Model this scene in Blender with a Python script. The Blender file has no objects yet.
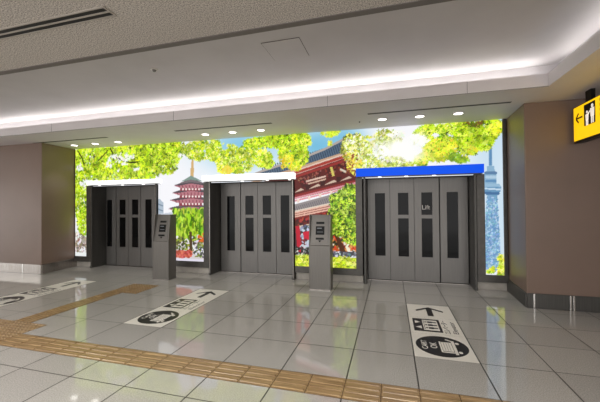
import bpy, bmesh, math, random
import numpy as np
from mathutils import Vector, Matrix
random.seed(7)
SC = bpy.context.scene
COL = SC.collection
PI = math.pi
SPOT_W, WORLD, FILL_W = 26, 2.6, 58

# ------------------------------------------------------------------ view
SC.view_settings.view_transform = 'Standard'
SC.view_settings.look = 'None'
SC.view_settings.gamma = 1.0
SC.view_settings.use_curve_mapping = False
SC.view_settings.exposure = 0.0
SC.cycles.max_bounces = 8
SC.cycles.diffuse_bounces = 4
SC.cycles.glossy_bounces = 5
SC.cycles.sample_clamp_indirect = 4.0
SC.cycles.caustics_reflective = False
SC.cycles.caustics_refractive = False
SC.cycles.use_denoising = True

# ------------------------------------------------------------------ colours and materials
def lin(c):
    c = c / 255.0
    return c / 12.92 if c <= 0.04045 else ((c + 0.055) / 1.055) ** 2.4
def rgb(r, g, b): return (lin(r), lin(g), lin(b), 1.0)

def mat(name, col, rough=0.5, metal=0.0, emit=None, strength=0.0, spec=0.5):
    m = bpy.data.materials.new(name); m.use_nodes = True
    b = m.node_tree.nodes['Principled BSDF']
    b.inputs['Base Color'].default_value = col
    b.inputs['Roughness'].default_value = rough
    b.inputs['Metallic'].default_value = metal
    b.inputs['Specular IOR Level'].default_value = spec
    if emit:
        b.inputs['Emission Color'].default_value = emit
        b.inputs['Emission Strength'].default_value = strength
    return m
def nodes(m): return m.node_tree.nodes, m.node_tree.links, m.node_tree.nodes['Principled BSDF']

def noise_mat(name, c1, c2, scale, rough=0.5, metal=0.0, bump=0.0, stretch=(1, 1, 1), lo=0.35, hi=0.65, detail=4, bumpdist=0.005):
    m = mat(name, c1, rough, metal); N, L, b = nodes(m)
    tc = N.new('ShaderNodeTexCoord'); mp = N.new('ShaderNodeMapping'); mp.inputs['Scale'].default_value = stretch
    nz = N.new('ShaderNodeTexNoise'); nz.inputs['Scale'].default_value = scale; nz.inputs['Detail'].default_value = detail
    rp = N.new('ShaderNodeValToRGB'); rp.color_ramp.elements[0].position = lo; rp.color_ramp.elements[1].position = hi
    rp.color_ramp.elements[0].color = c1; rp.color_ramp.elements[1].color = c2
    L.new(tc.outputs['Object'], mp.inputs['Vector']); L.new(mp.outputs['Vector'], nz.inputs['Vector'])
    L.new(nz.outputs['Fac'], rp.inputs['Fac']); L.new(rp.outputs['Color'], b.inputs['Base Color'])
    if bump:
        bp = N.new('ShaderNodeBump'); bp.inputs['Strength'].default_value = bump; bp.inputs['Distance'].default_value = bumpdist
        L.new(nz.outputs['Fac'], bp.inputs['Height']); L.new(bp.outputs['Normal'], b.inputs['Normal'])
    return m

M = {}
M['ceil'] = noise_mat('smooth_ceiling_paint', rgb(198, 194, 195), rgb(204, 200, 201), 2.0, 0.7)
M['soffit'] = noise_mat('soffit_paint', rgb(212, 206, 206), rgb(218, 212, 212), 1.5, 0.6)
M['acoustic'] = noise_mat('acoustic_ceiling', rgb(120, 114, 108), rgb(222, 214, 206), 105, 0.9, 0, 0.5, lo=0.34, hi=0.60, detail=4, bumpdist=0.01)
M['acoustic_edge'] = mat('acoustic_edge_trim', rgb(110, 104, 100), 0.6)
M['pier'] = noise_mat('brown_wall_panel', rgb(124, 104, 92), rgb(130, 109, 97), 1.2, 0.42)
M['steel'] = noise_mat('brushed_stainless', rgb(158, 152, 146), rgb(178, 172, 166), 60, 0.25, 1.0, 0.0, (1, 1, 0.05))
M['joint_highlight'] = mat('joint_highlight_steel', rgb(226, 224, 220), 0.18, 1.0)
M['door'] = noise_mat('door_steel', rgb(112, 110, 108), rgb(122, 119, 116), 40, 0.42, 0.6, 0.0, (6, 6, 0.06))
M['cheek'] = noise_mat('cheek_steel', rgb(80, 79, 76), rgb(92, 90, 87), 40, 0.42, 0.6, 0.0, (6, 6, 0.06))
M['frame'] = noise_mat('dark_grey_frame', rgb(82, 80, 77), rgb(90, 87, 84), 12, 0.42, 0.5)
M['dark'] = mat('dark_shadow_gap', rgb(24, 23, 22), 0.6)
M['black'] = mat('black_plastic', rgb(14, 14, 15), 0.35, spec=0.2)
M['glass'] = mat('dark_door_glass', rgb(12, 13, 14), 0.08, spec=0.14)
M['kiosk'] = noise_mat('kiosk_steel', rgb(112, 109, 105), rgb(124, 120, 115), 40, 0.42, 0.6, 0.0, (6, 6, 0.06))
M['kick'] = noise_mat('kick_stone', rgb(176, 170, 162), rgb(190, 184, 176), 8, 0.35)
M['white'] = mat('white_vinyl', rgb(226, 221, 212), 0.35)
M['ink'] = mat('black_vinyl', rgb(34, 31, 33), 0.35)
M['grey_ink'] = mat('grey_vinyl', rgb(150, 148, 144), 0.35)
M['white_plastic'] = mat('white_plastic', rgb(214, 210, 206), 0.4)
M['vent'] = mat('painted_vent', rgb(176, 168, 160), 0.5)
M['line'] = mat('panel_joint', rgb(96, 90, 86), 0.7)
M['lamp'] = mat('downlight_lens', rgb(240, 240, 236), 0.4, 0, (1, 0.97, 0.93, 1), 6.0)
M['canopy_bulb'] = mat('canopy_bulb', rgb(240, 240, 236), 0.4, 0, (1, 0.98, 0.95, 1), 2.5)
M['canopy_white'] = mat('white_lit_canopy', rgb(240, 240, 240), 0.4, 0, (0.97, 0.99, 1, 1), 1.12)
M['canopy_blue'] = mat('blue_lit_canopy', rgb(4, 20, 70), 0.5, 0, rgb(0, 84, 240), 0.97, spec=0.2)
M['led'] = mat('cove_led', rgb(250, 248, 240), 0.4, 0, (1, 0.97, 0.945, 1), 16.5)
M['led_dim'] = mat('cove_led_dim', rgb(250, 248, 240), 0.4, 0, (1, 0.97, 0.945, 1), 8.0)
M['yellow'] = mat('yellow_sign_face', rgb(200, 150, 0), 0.35, 0, rgb(250, 204, 12), 0.95)
M['sign_white'] = mat('white_sign_figure', rgb(230, 226, 220), 0.4, 0, rgb(240, 226, 214), 0.75)
M['screen'] = mat('screen_mark', rgb(120, 124, 130), 0.3)

# floor: 600 mm polished tiles, dark joints, a half row in front of the guiding strip
def floor_material():
    m = mat('polished_floor_tile', rgb(150, 145, 138), 0.08); N, L, b = nodes(m)
    tc = N.new('ShaderNodeTexCoord'); sp = N.new('ShaderNodeSeparateXYZ'); L.new(tc.outputs['Object'], sp.inputs[0])
    def mth(op, a, v=None, clamp=False):
        n = N.new('ShaderNodeMath'); n.operation = op; n.use_clamp = clamp
        for i, q in enumerate((a, v)):
            if q is None: continue
            if isinstance(q, (int, float)): n.inputs[i].default_value = q
            else: L.new(q, n.inputs[i])
        return n.outputs[0]
    X, Y = sp.outputs[0], sp.outputs[1]
    far = mth('GREATER_THAN', Y, 2.6)
    # joints run at Y = 3.4377 + 0.6 k behind the strip, at 2.2377 - 0.6 k before it (shift by 0.3 covers both sides)
    yy = mth('ADD', Y, mth('MULTIPLY', mth('SUBTRACT', 1.0, far), 0.6))
    yy = mth('ADD', yy, 60 - 3.4377)
    xx = mth('ADD', X, 60 + 0.3934)
    def edge(v, w):
        f = mth('FRACT', mth('DIVIDE', v, 0.6))
        d = mth('MULTIPLY', mth('MINIMUM', f, mth('SUBTRACT', 1.0, f)), 0.6)
        return mth('LESS_THAN', d, w)
    jx, jy = edge(xx, 0.0058), edge(yy, 0.0048)
    joint = mth('MAXIMUM', jx, jy)
    cell = N.new('ShaderNodeCombineXYZ')
    L.new(mth('FLOOR', mth('DIVIDE', xx, 0.6)), cell.inputs[0]); L.new(mth('FLOOR', mth('DIVIDE', yy, 0.6)), cell.inputs[1])
    wn = N.new('ShaderNodeTexWhiteNoise'); wn.noise_dimensions = '2D'; L.new(cell.outputs[0], wn.inputs['Vector'])
    nz = N.new('ShaderNodeTexNoise'); nz.inputs['Scale'].default_value = 110; nz.inputs['Detail'].default_value = 3
    L.new(tc.outputs['Object'], nz.inputs['Vector'])
    rp = N.new('ShaderNodeValToRGB'); rp.color_ramp.elements[0].position = .3; rp.color_ramp.elements[1].position = .7
    rp.color_ramp.elements[0].color = FLOOR_A; rp.color_ramp.elements[1].color = FLOOR_B
    L.new(nz.outputs['Fac'], rp.inputs['Fac'])
    hsv = N.new('ShaderNodeHueSaturation'); L.new(rp.outputs['Color'], hsv.inputs['Color'])
    L.new(mth('ADD', mth('MULTIPLY', wn.outputs['Value'], 0.09), 0.955), hsv.inputs['Value'])
    mx = N.new('ShaderNodeMix'); mx.data_type = 'RGBA'
    L.new(joint, mx.inputs['Factor']); L.new(hsv.outputs['Color'], mx.inputs['A']); mx.inputs['B'].default_value = rgb(40, 33, 28)
    L.new(mx.outputs['Result'], b.inputs['Base Color'])
    L.new(mth('ADD', mth('MULTIPLY', joint, 0.5), FLOOR_ROUGH), b.inputs['Roughness'])
    b.inputs['Specular IOR Level'].default_value = FLOOR_SPEC
    bz = N.new('ShaderNodeTexNoise'); bz.inputs['Scale'].default_value = 3.0; L.new(tc.outputs['Object'], bz.inputs['Vector'])
    bp = N.new('ShaderNodeBump'); bp.inputs['Strength'].default_value = 0.05; bp.inputs['Distance'].default_value = 0.01
    L.new(bz.outputs['Fac'], bp.inputs['Height']); L.new(bp.outputs['Normal'], b.inputs['Normal'])
    return m
FLOOR_A, FLOOR_B, FLOOR_ROUGH, FLOOR_SPEC = rgb(156, 153, 148), rgb(190, 186, 180), 0.06, 1.0
M['floor'] = floor_material()

def tactile_material():
    m = mat('ochre_tactile_tile', rgb(170, 128, 82), 0.3); N, L, b = nodes(m)
    tc = N.new('ShaderNodeTexCoord'); mp = N.new('ShaderNodeMapping'); mp.inputs['Scale'].default_value = (1.5, 22, 1)
    nz = N.new('ShaderNodeTexNoise'); nz.inputs['Scale'].default_value = 2.4; nz.inputs['Detail'].default_value = 5
    rp = N.new('ShaderNodeValToRGB'); rp.color_ramp.elements[0].position = .3; rp.color_ramp.elements[1].position = .72
    rp.color_ramp.elements[0].color = rgb(118, 90, 58); rp.color_ramp.elements[1].color = rgb(178, 148, 106)
    L.new(tc.outputs['Object'], mp.inputs['Vector']); L.new(mp.outputs['Vector'], nz.inputs['Vector'])
    L.new(nz.outputs['Fac'], rp.inputs['Fac']); L.new(rp.outputs['Color'], b.inputs['Base Color'])
    return m
M['tactile'] = tactile_material()
M['tactile_joint'] = mat('tactile_joint', rgb(74, 50, 30), 0.6)

def print_material():
    m = mat('backlit_print', (0.01, 0.01, 0.01, 1), 0.35, spec=0.2); N, L, b = nodes(m)
    at = N.new('ShaderNodeAttribute'); at.attribute_name = 'ink'
    L.new(at.outputs['Color'], b.inputs['Emission Color']); b.inputs['Emission Strength'].default_value = 1.0
    return m
M['print'] = print_material()

# ------------------------------------------------------------------ mesh helpers
class MB:
    def __init__(s): s.v = []; s.f = []; s.m = []
    def add(s, vs, fs, mi=0):
        o = len(s.v); s.v += [tuple(q) for q in vs]; s.f += [tuple(i + o for i in f) for f in fs]; s.m += [mi] * len(fs); return s
    def box(s, x0, x1, y0, y1, z0, z1, mi=0):
        v = [(x0, y0, z0), (x1, y0, z0), (x1, y1, z0), (x0, y1, z0), (x0, y0, z1), (x1, y0, z1), (x1, y1, z1), (x0, y1, z1)]
        return s.add(v, [(0, 3, 2, 1), (4, 5, 6, 7), (0, 1, 5, 4), (1, 2, 6, 5), (2, 3, 7, 6), (3, 0, 4, 7)], mi)
    def prism(s, pts, a0, a1, axis='z', mi=0):
        # pts: polygon in the two other axes (x,y for z; y,z for x; x,z for y)
        def P(p, a): return {'z': (p[0], p[1], a), 'x': (a, p[0], p[1]), 'y': (p[0], a, p[1])}[axis]
        n = len(pts); v = [P(p, a0) for p in pts] + [P(p, a1) for p in pts]
        f = [tuple(range(n))[::-1], tuple(range(n, 2 * n))] + [(i, (i + 1) % n, n + (i + 1) % n, n + i) for i in range(n)]
        return s.add(v, f, mi)
    def cyl(s, cx, cy, z0, z1, r0, r1=None, n=20, mi=0):
        r1 = r0 if r1 is None else r1
        v = [(cx + r0 * math.cos(2 * PI * i / n), cy + r0 * math.sin(2 * PI * i / n), z0) for i in range(n)] + \
            [(cx + r1 * math.cos(2 * PI * i / n), cy + r1 * math.sin(2 * PI * i / n), z1) for i in range(n)]
        f = [tuple(range(n))[::-1], tuple(range(n, 2 * n))] + [(i, (i + 1) % n, n + (i + 1) % n, n + i) for i in range(n)]
        return s.add(v, f, mi)
    def ring(s, cx, cy, z0, z1, ro, ri, n=28, mi=0):
        v = []
        for r, z in ((ro, z0), (ri, z0), (ri, z1), (ro, z1)):
            v += [(cx + r * math.cos(2 * PI * i / n), cy + r * math.sin(2 * PI * i / n), z) for i in range(n)]
        f = []
        for k in range(4):
            a, b = k * n, ((k + 1) % 4) * n
            f += [(a + i, a + (i + 1) % n, b + (i + 1) % n, b + i) for i in range(n)]
        return s.add(v, f, mi)
    def build(s, name, mats, parent=None, bevel=0.0, loc=None, smooth=False):
        me = bpy.data.meshes.new(name); me.from_pydata(s.v, [], s.f)
        for q in (mats if isinstance(mats, (list, tuple)) else [mats]): me.materials.append(q)
        me.polygons.foreach_set('material_index', s.m)
        bm = bmesh.new(); bm.from_mesh(me); bmesh.ops.recalc_face_normals(bm, faces=bm.faces); bm.to_mesh(me); bm.free()
        o = bpy.data.objects.new(name, me); COL.objects.link(o)
        if parent: o.parent = parent
        if loc: o.location = loc
        if bevel:
            bv = o.modifiers.new('edge', 'BEVEL'); bv.width = bevel; bv.segments = 2; bv.limit_method = 'ANGLE'
        if smooth:
            for pl in me.polygons: pl.use_smooth = True
        return o

def structure(o): o['kind'] = 'structure'; return o
def tag(o, label, cat, group=None):
    o['label'] = label; o['category'] = cat
    if group: o['group'] = group
    return o
def empty(name, loc, label, cat, group=None):
    o = bpy.data.objects.new(name, None); COL.objects.link(o); o.location = loc; o.empty_display_size = 0.1
    return tag(o, label, cat, group)
def copy_thing(o, parent=None):
    c = o.copy(); COL.objects.link(c)
    if parent: c.parent = parent
    for ch in [q for q in bpy.data.objects if q.parent == o]: copy_thing(ch, c)
    return c
def text_part(name, body, size, material, parent, matrix, depth=0.0006, align='LEFT', width=None):
    cu = bpy.data.curves.new(name, 'FONT'); cu.body = body; cu.size = size; cu.extrude = depth; cu.align_x = align; cu.resolution_u = 3
    tmp = bpy.data.objects.new(name, cu); COL.objects.link(tmp)
    dg = bpy.context.evaluated_depsgraph_get()
    me = bpy.data.meshes.new_from_object(tmp.evaluated_get(dg))
    bpy.data.objects.remove(tmp)
    me.name = name; me.materials.clear(); me.materials.append(material)
    if width:
        xs = [v.co.x for v in me.vertices]
        if xs:
            k = width / (max(xs) - min(xs)); x0 = min(xs)
            for v in me.vertices: v.co.x = (v.co.x - x0) * k
    o = bpy.data.objects.new(name, me); COL.objects.link(o); o.parent = parent; o.matrix_local = matrix
    return o

# ------------------------------------------------------------------ setting
SOF, UP = 3.0, 3.36          # lower soffit, raised ceiling
XL, XR, YB = -13.0, 6.0, -5.0
structure(MB().box(XL, XR, YB, 7.4, -0.1, 0).build('floor', M['floor']))
# raised smooth ceiling with its cove walls
c = MB(); c.box(XL, 2.14, 2.45, 5.0, UP, UP + 0.08)
c.box(XL, 2.22, 5.0, 5.08, SOF + 0.02, UP + 0.08); c.box(2.14, 2.22, 2.45, 5.0, SOF + 0.02, UP + 0.08)
c.box(XL, 2.22, 2.40, 2.45, SOF + 0.03, UP + 0.08)
structure(c.build('ceiling', M['ceil']))
# soffit ring with the upstanding lip that hides the cove light
LIP = 0.165
s = MB(); s.box(XL, 1.93, 4.745, 6.9, SOF, SOF + 0.05); s.box(1.93, XR, 2.53, 6.9, SOF, SOF + 0.05)
s.box(XL, 1.93, 4.745, 4.785, SOF + 0.05, SOF + LIP); s.box(1.93, 1.97, 2.53, 4.785, SOF + 0.05, SOF + LIP)
structure(s.build('ceiling_soffit', M['soffit']))
j = MB()
for x in (-6.4, -3.6, -0.9, 1.0): j.box(x - 0.002, x + 0.002, 4.742, 4.746, SOF + 0.001, SOF + LIP - 0.002)
j.box(XL, 1.93, 4.742, 4.746, SOF - 0.001, SOF + 0.004)
structure(j.build('trim_1', M['line']))
# rough acoustic ceiling over the camera side with an edge profile
structure(MB().box(XL, XR, YB, 2.46, SOF, SOF + 0.06).build('ceiling_acoustic', M['acoustic']))
structure(MB().box(XL, 1.93, 2.46, 2.53, SOF - 0.006, SOF + 0.3).build('trim_2', M['acoustic_edge'], bevel=0.004))
# side piers clad in brown panel, splayed reveals towards the picture wall
structure(MB().prism([(XL, 5.45), (-7.65, 5.45), (-7.83, 6.6), (XL, 6.6)], 0, SOF).build('wall_left', M['pier'], bevel=0.012))
structure(MB().prism([(XR, 5.45), (XR, 6.6), (1.965, 6.6), (1.9, 5.45)], 0, SOF).build('wall_right', M['pier'], bevel=0.012))
def baseboard(name, pts, joints, m):
    b = MB()
    for (a, q) in zip(pts[:-1], pts[1:]):
        d = Vector((q[0] - a[0], q[1] - a[1])); n = Vector((d.y, -d.x)).normalized() * 0.018
        b.prism([a, q, (q[0] + n.x, q[1] + n.y), (a[0] + n.x, a[1] + n.y)], 0, 0.215)
    for x, y in joints: b.box(x - 0.012, x + 0.012, y - 0.026, y - 0.016, 0.0, 0.212, 1)  # brighter steel on the joint strips puts vertical highlights into the colour
    return structure(b.build(name, [m, M['joint_highlight']], bevel=0.004))
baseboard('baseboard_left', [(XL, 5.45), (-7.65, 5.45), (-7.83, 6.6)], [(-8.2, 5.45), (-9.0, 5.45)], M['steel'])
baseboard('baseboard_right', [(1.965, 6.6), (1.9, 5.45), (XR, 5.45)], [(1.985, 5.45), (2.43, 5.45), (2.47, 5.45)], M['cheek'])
BAYS = [(-7.83, -7.24), (-5.258, -3.90), (-1.91, -0.535), (1.462, 1.965)]
w = MB()
for a, b in BAYS: w.box(a, b, 6.6, 6.95, 0, SOF)
for a, b in ((-7.24, -5.258), (-3.90, -1.91), (-0.535, 1.462)): w.box(a, b, 6.6, 6.95, 2.12, SOF)
w.box(-8.2, 2.4, 6.95, 7.05, 0, SOF)
structure(w.build('wall_back', M['frame']))
structure(MB().box(XL - 0.1, XL, YB, 0.6, 0, SOF).box(XL - 0.1, XL, 4.4, 5.44, 0, SOF).box(XL - 0.1, XL, 0.6, 4.4, 2.4, SOF).build('wall_unseen_left', M['pier']))  # unseen wall added to block side light; opening left to brighten the baseboard
structure(MB().box(XR, XR + 0.1, YB, 5.44, 0, SOF).build('wall_unseen_right', M['pier']))  # unseen wall added so that light comes in only from behind
k = MB()
for a, b in BAYS: k.box(a, b, 6.42, 6.6, 0, 0.128)
structure(k.build('baseboard_back', M['kick']))

# ------------------------------------------------------------------ floor guiding tiles (each strip lies as one piece)
def bar_profile(mb, x0, x1, y0, y1, z, along):
    # raised flat-topped bar with sloped flanks
    e = 0.006
    v = [(x0, y0, 0.002), (x1, y0, 0.002), (x1, y1, 0.002), (x0, y1, 0.002), (x0 + e, y0 + e, z), (x1 - e, y0 + e, z), (x1 - e, y1 - e, z), (x0 + e, y1 - e, z)]
    mb.add(v, [(4, 5, 6, 7), (0, 1, 5, 4), (1, 2, 6, 5), (2, 3, 7, 6), (3, 0, 4, 7)])
def paving(name, tiles, label, group=None):
    """tiles: (x, y, kind) for the 300 mm tile whose low corner is x, y; kind 'x'/'y' bars, 'd' dots"""
    mb = MB(); g = 0.0032
    for x, y, kind in tiles:
        mb.box(x, x + 0.3, y, y + 0.3, 0.0004, 0.0012, 1)
        mb.box(x + g, x + 0.3 - g, y + g, y + 0.3 - g, 0.0006, 0.0022)
        if kind == 'd':
            for i in range(5):
                for q in range(5):
                    mb.cyl(x + 0.03 + i * 0.06, y + 0.03 + q * 0.06, 0.002, 0.007, 0.014, 0.009, 8)
        for i in range(4):
            c0 = 0.0375 + i * 0.075
            if kind == 'x': bar_profile(mb, x + 0.012, x + 0.288, y + c0 - 0.016, y + c0 + 0.016, 0.007, 'x')
            if kind == 'y': bar_profile(mb, x + c0 - 0.016, x + c0 + 0.016, y + 0.012, y + 0.288, 0.007, 'y')
    return tag(mb.build(name, [M['tactile'], M['tactile_joint']]), label, 'tactile paving', group)
X0, Y0 = -0.3934, 2.5377
paving('tactile_strip', [(X0 + 0.3 * i, Y0, 'x') for i in range(-13, 12)], 'long ochre barred tactile strip crossing the whole floor in the foreground', 'tactile guiding strips')
paving('tactile_strip', [(X0 - 0.3 * 15, Y0 + 0.6 + 0.3 * i, 'y') for i in range(5)], 'narrow ochre tactile strip running from the foreground junction towards the left elevator', 'tactile guiding strips')
paving('tactile_pad', [(X0 - 0.3 * (13 + 1 + i), Y0 + 0.3 * q, 'd') for i in range(3) for q in range(2)], 'studded ochre tactile pad at the junction near the left edge', 'tactile warning pads')
paving('tactile_pad', [(X0 - 0.3 * (14 + i), Y0 + 2.1 + 0.3 * q, 'd') for i in range(2) for q in range(2)], 'studded ochre tactile pad in front of the left call post', 'tactile warning pads')

# ------------------------------------------------------------------ white floor stickers
def flat(mb, pts, z0, z1, mi=0): return mb.prism(pts, z0, z1, 'z', mi)
def ell(cx, cy, rx, ry, n=48): return [(cx + rx * math.cos(2 * PI * i / n), cy + ry * math.sin(2 * PI * i / n)) for i in range(n)]
def rect(x0, x1, y0, y1): return [(x0, y0), (x1, y0), (x1, y1), (x0, y1)]
def thick(p, q, w):
    d = Vector((q[0] - p[0], q[1] - p[1])).normalized(); n = Vector((-d.y, d.x)) * w / 2
    return [(p[0] + n.x, p[1] + n.y), (p[0] - n.x, p[1] - n.y), (q[0] - n.x, q[1] - n.y), (q[0] + n.x, q[1] + n.y)]
T1, T2, T3, T4 = 0.0012, 0.0020, 0.0028, 0.0036
def floor_sticker(x, y, label):
    t = empty('floor_sticker', (x, y, 0), label, 'floor sign', 'white floor stickers leading to the elevators')
    # outer size 0.6 x 1.78, three fields
    sh = MB()
    for a, b in ((0.0, 0.632), (0.636, 1.196), (1.20, 1.77)): flat(sh, rect(0.008, 0.592, a, b), 0.0003, T1)
    sh.build('sheet', M['white'], t)
    ar = MB(); cx = 0.30
    flat(ar, [(cx - 0.038, 1.275), (cx + 0.038, 1.275), (cx + 0.038, 1.60), (cx - 0.038, 1.60)], T1, T2)
    flat(ar, [(cx, 1.665), (cx - 0.18, 1.515), (cx - 0.18, 1.455), (cx, 1.60)], T1, T2)
    flat(ar, [(cx, 1.60), (cx + 0.18, 1.455), (cx + 0.18, 1.515), (cx, 1.665)], T1, T2)
    ar.build('arrow', M['ink'], t)
    # elevator symbol: dark board, pale arrows, pale car with three riders
    pg = MB(); flat(pg, rect(0.05, 0.375, 0.70, 1.14), T1, T2); bd = pg.build('elevator_symbol', M['ink'], t)
    sy = MB(); flat(sy, rect(0.165, 0.345, 0.745, 1.095), T2, T3)
    for yc, sg in ((0.83, -1), (1.01, 1)):
        flat(sy, [(0.075, yc - 0.05), (0.075, yc + 0.05), (0.145, yc)] if sg > 0 else [(0.145, yc - 0.05), (0.145, yc + 0.05), (0.075, yc)], T2, T3)
    sy.build('elevator_car', M['white'], bd)
    ri = MB(); flat(ri, [(q[0], q[1]) for q in rect(0.178, 0.183, 0.77, 1.07)], T3, T4)
    for yc in (0.82, 0.92, 1.02):
        flat(ri, ell(0.205, yc, 0.016, 0.016, 14), T3, T4); flat(ri, rect(0.226, 0.282, yc - 0.028, yc + 0.028), T3, T4); flat(ri, rect(0.282, 0.332, yc - 0.016, yc + 0.016), T3, T4)
    ri.build('riders', M['ink'], bd)
    rot = lambda px, py, z: Matrix.Translation((px, py, z)) @ Matrix.Rotation(PI / 2, 4, 'Z')
    text_part('lettering', '\u30a8\u30ec\u30d9\u30fc\u30bf\u30fc', 0.085, M['ink'], t, rot(0.455, 0.68, T1 + 0.0005), width=0.44)
    text_part('lettering', 'Elevator', 0.085, M['ink'], t, rot(0.545, 0.70, T1 + 0.0005), width=0.40)
    # oval badge with the luggage cart
    ov = MB(); flat(ov, ell(0.30, 0.315, 0.262, 0.262), T1, T2); b = ov.build('oval_badge', M['ink'], t)
    ct = MB()
    for poly in (thick((0.29, 0.16), (0.29, 0.43), 0.016), thick((0.425, 0.13), (0.425, 0.47), 0.03), thick((0.29, 0.17), (0.44, 0.17), 0.022), thick((0.425, 0.455), (0.36, 0.50), 0.02), ell(0.465, 0.19, 0.02, 0.026, 16), ell(0.465, 0.41, 0.02, 0.026, 16)): flat(ct, poly, T2, T3)
    flat(ct, rect(0.302, 0.405, 0.195, 0.42), T2, T3)
    c = ct.build('cart_icon', M['white'], b)
    st = MB()
    for i in range(3): flat(st, rect(0.325 + i * 0.025, 0.330 + i * 0.025, 0.21, 0.405), T3, T4)
    st.build('suitcase_lines', M['grey_ink'], b)
    text_part('lettering', 'CART', 0.085, M['white'], b, rot(0.155, 0.205, T2 + 0.0005), width=0.22)
    text_part('lettering', 'OK', 0.10, M['white'], b, rot(0.252, 0.24, T2 + 0.0005), width=0.15)
    return t
SY = 3.4377
st = floor_sticker(X0 + 0.6, SY, 'white floor sticker with upward arrow before the blue-topped right elevator')
for x, lab in ((X0 - 3.0, 'white floor sticker with arrow before the middle elevator, right of the studded pad'),
               (X0 - 6.0, 'white floor sticker running out of the picture at left beside the brown left pier')):
    q = copy_thing(st); q.location.x = x; q['label'] = lab

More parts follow.
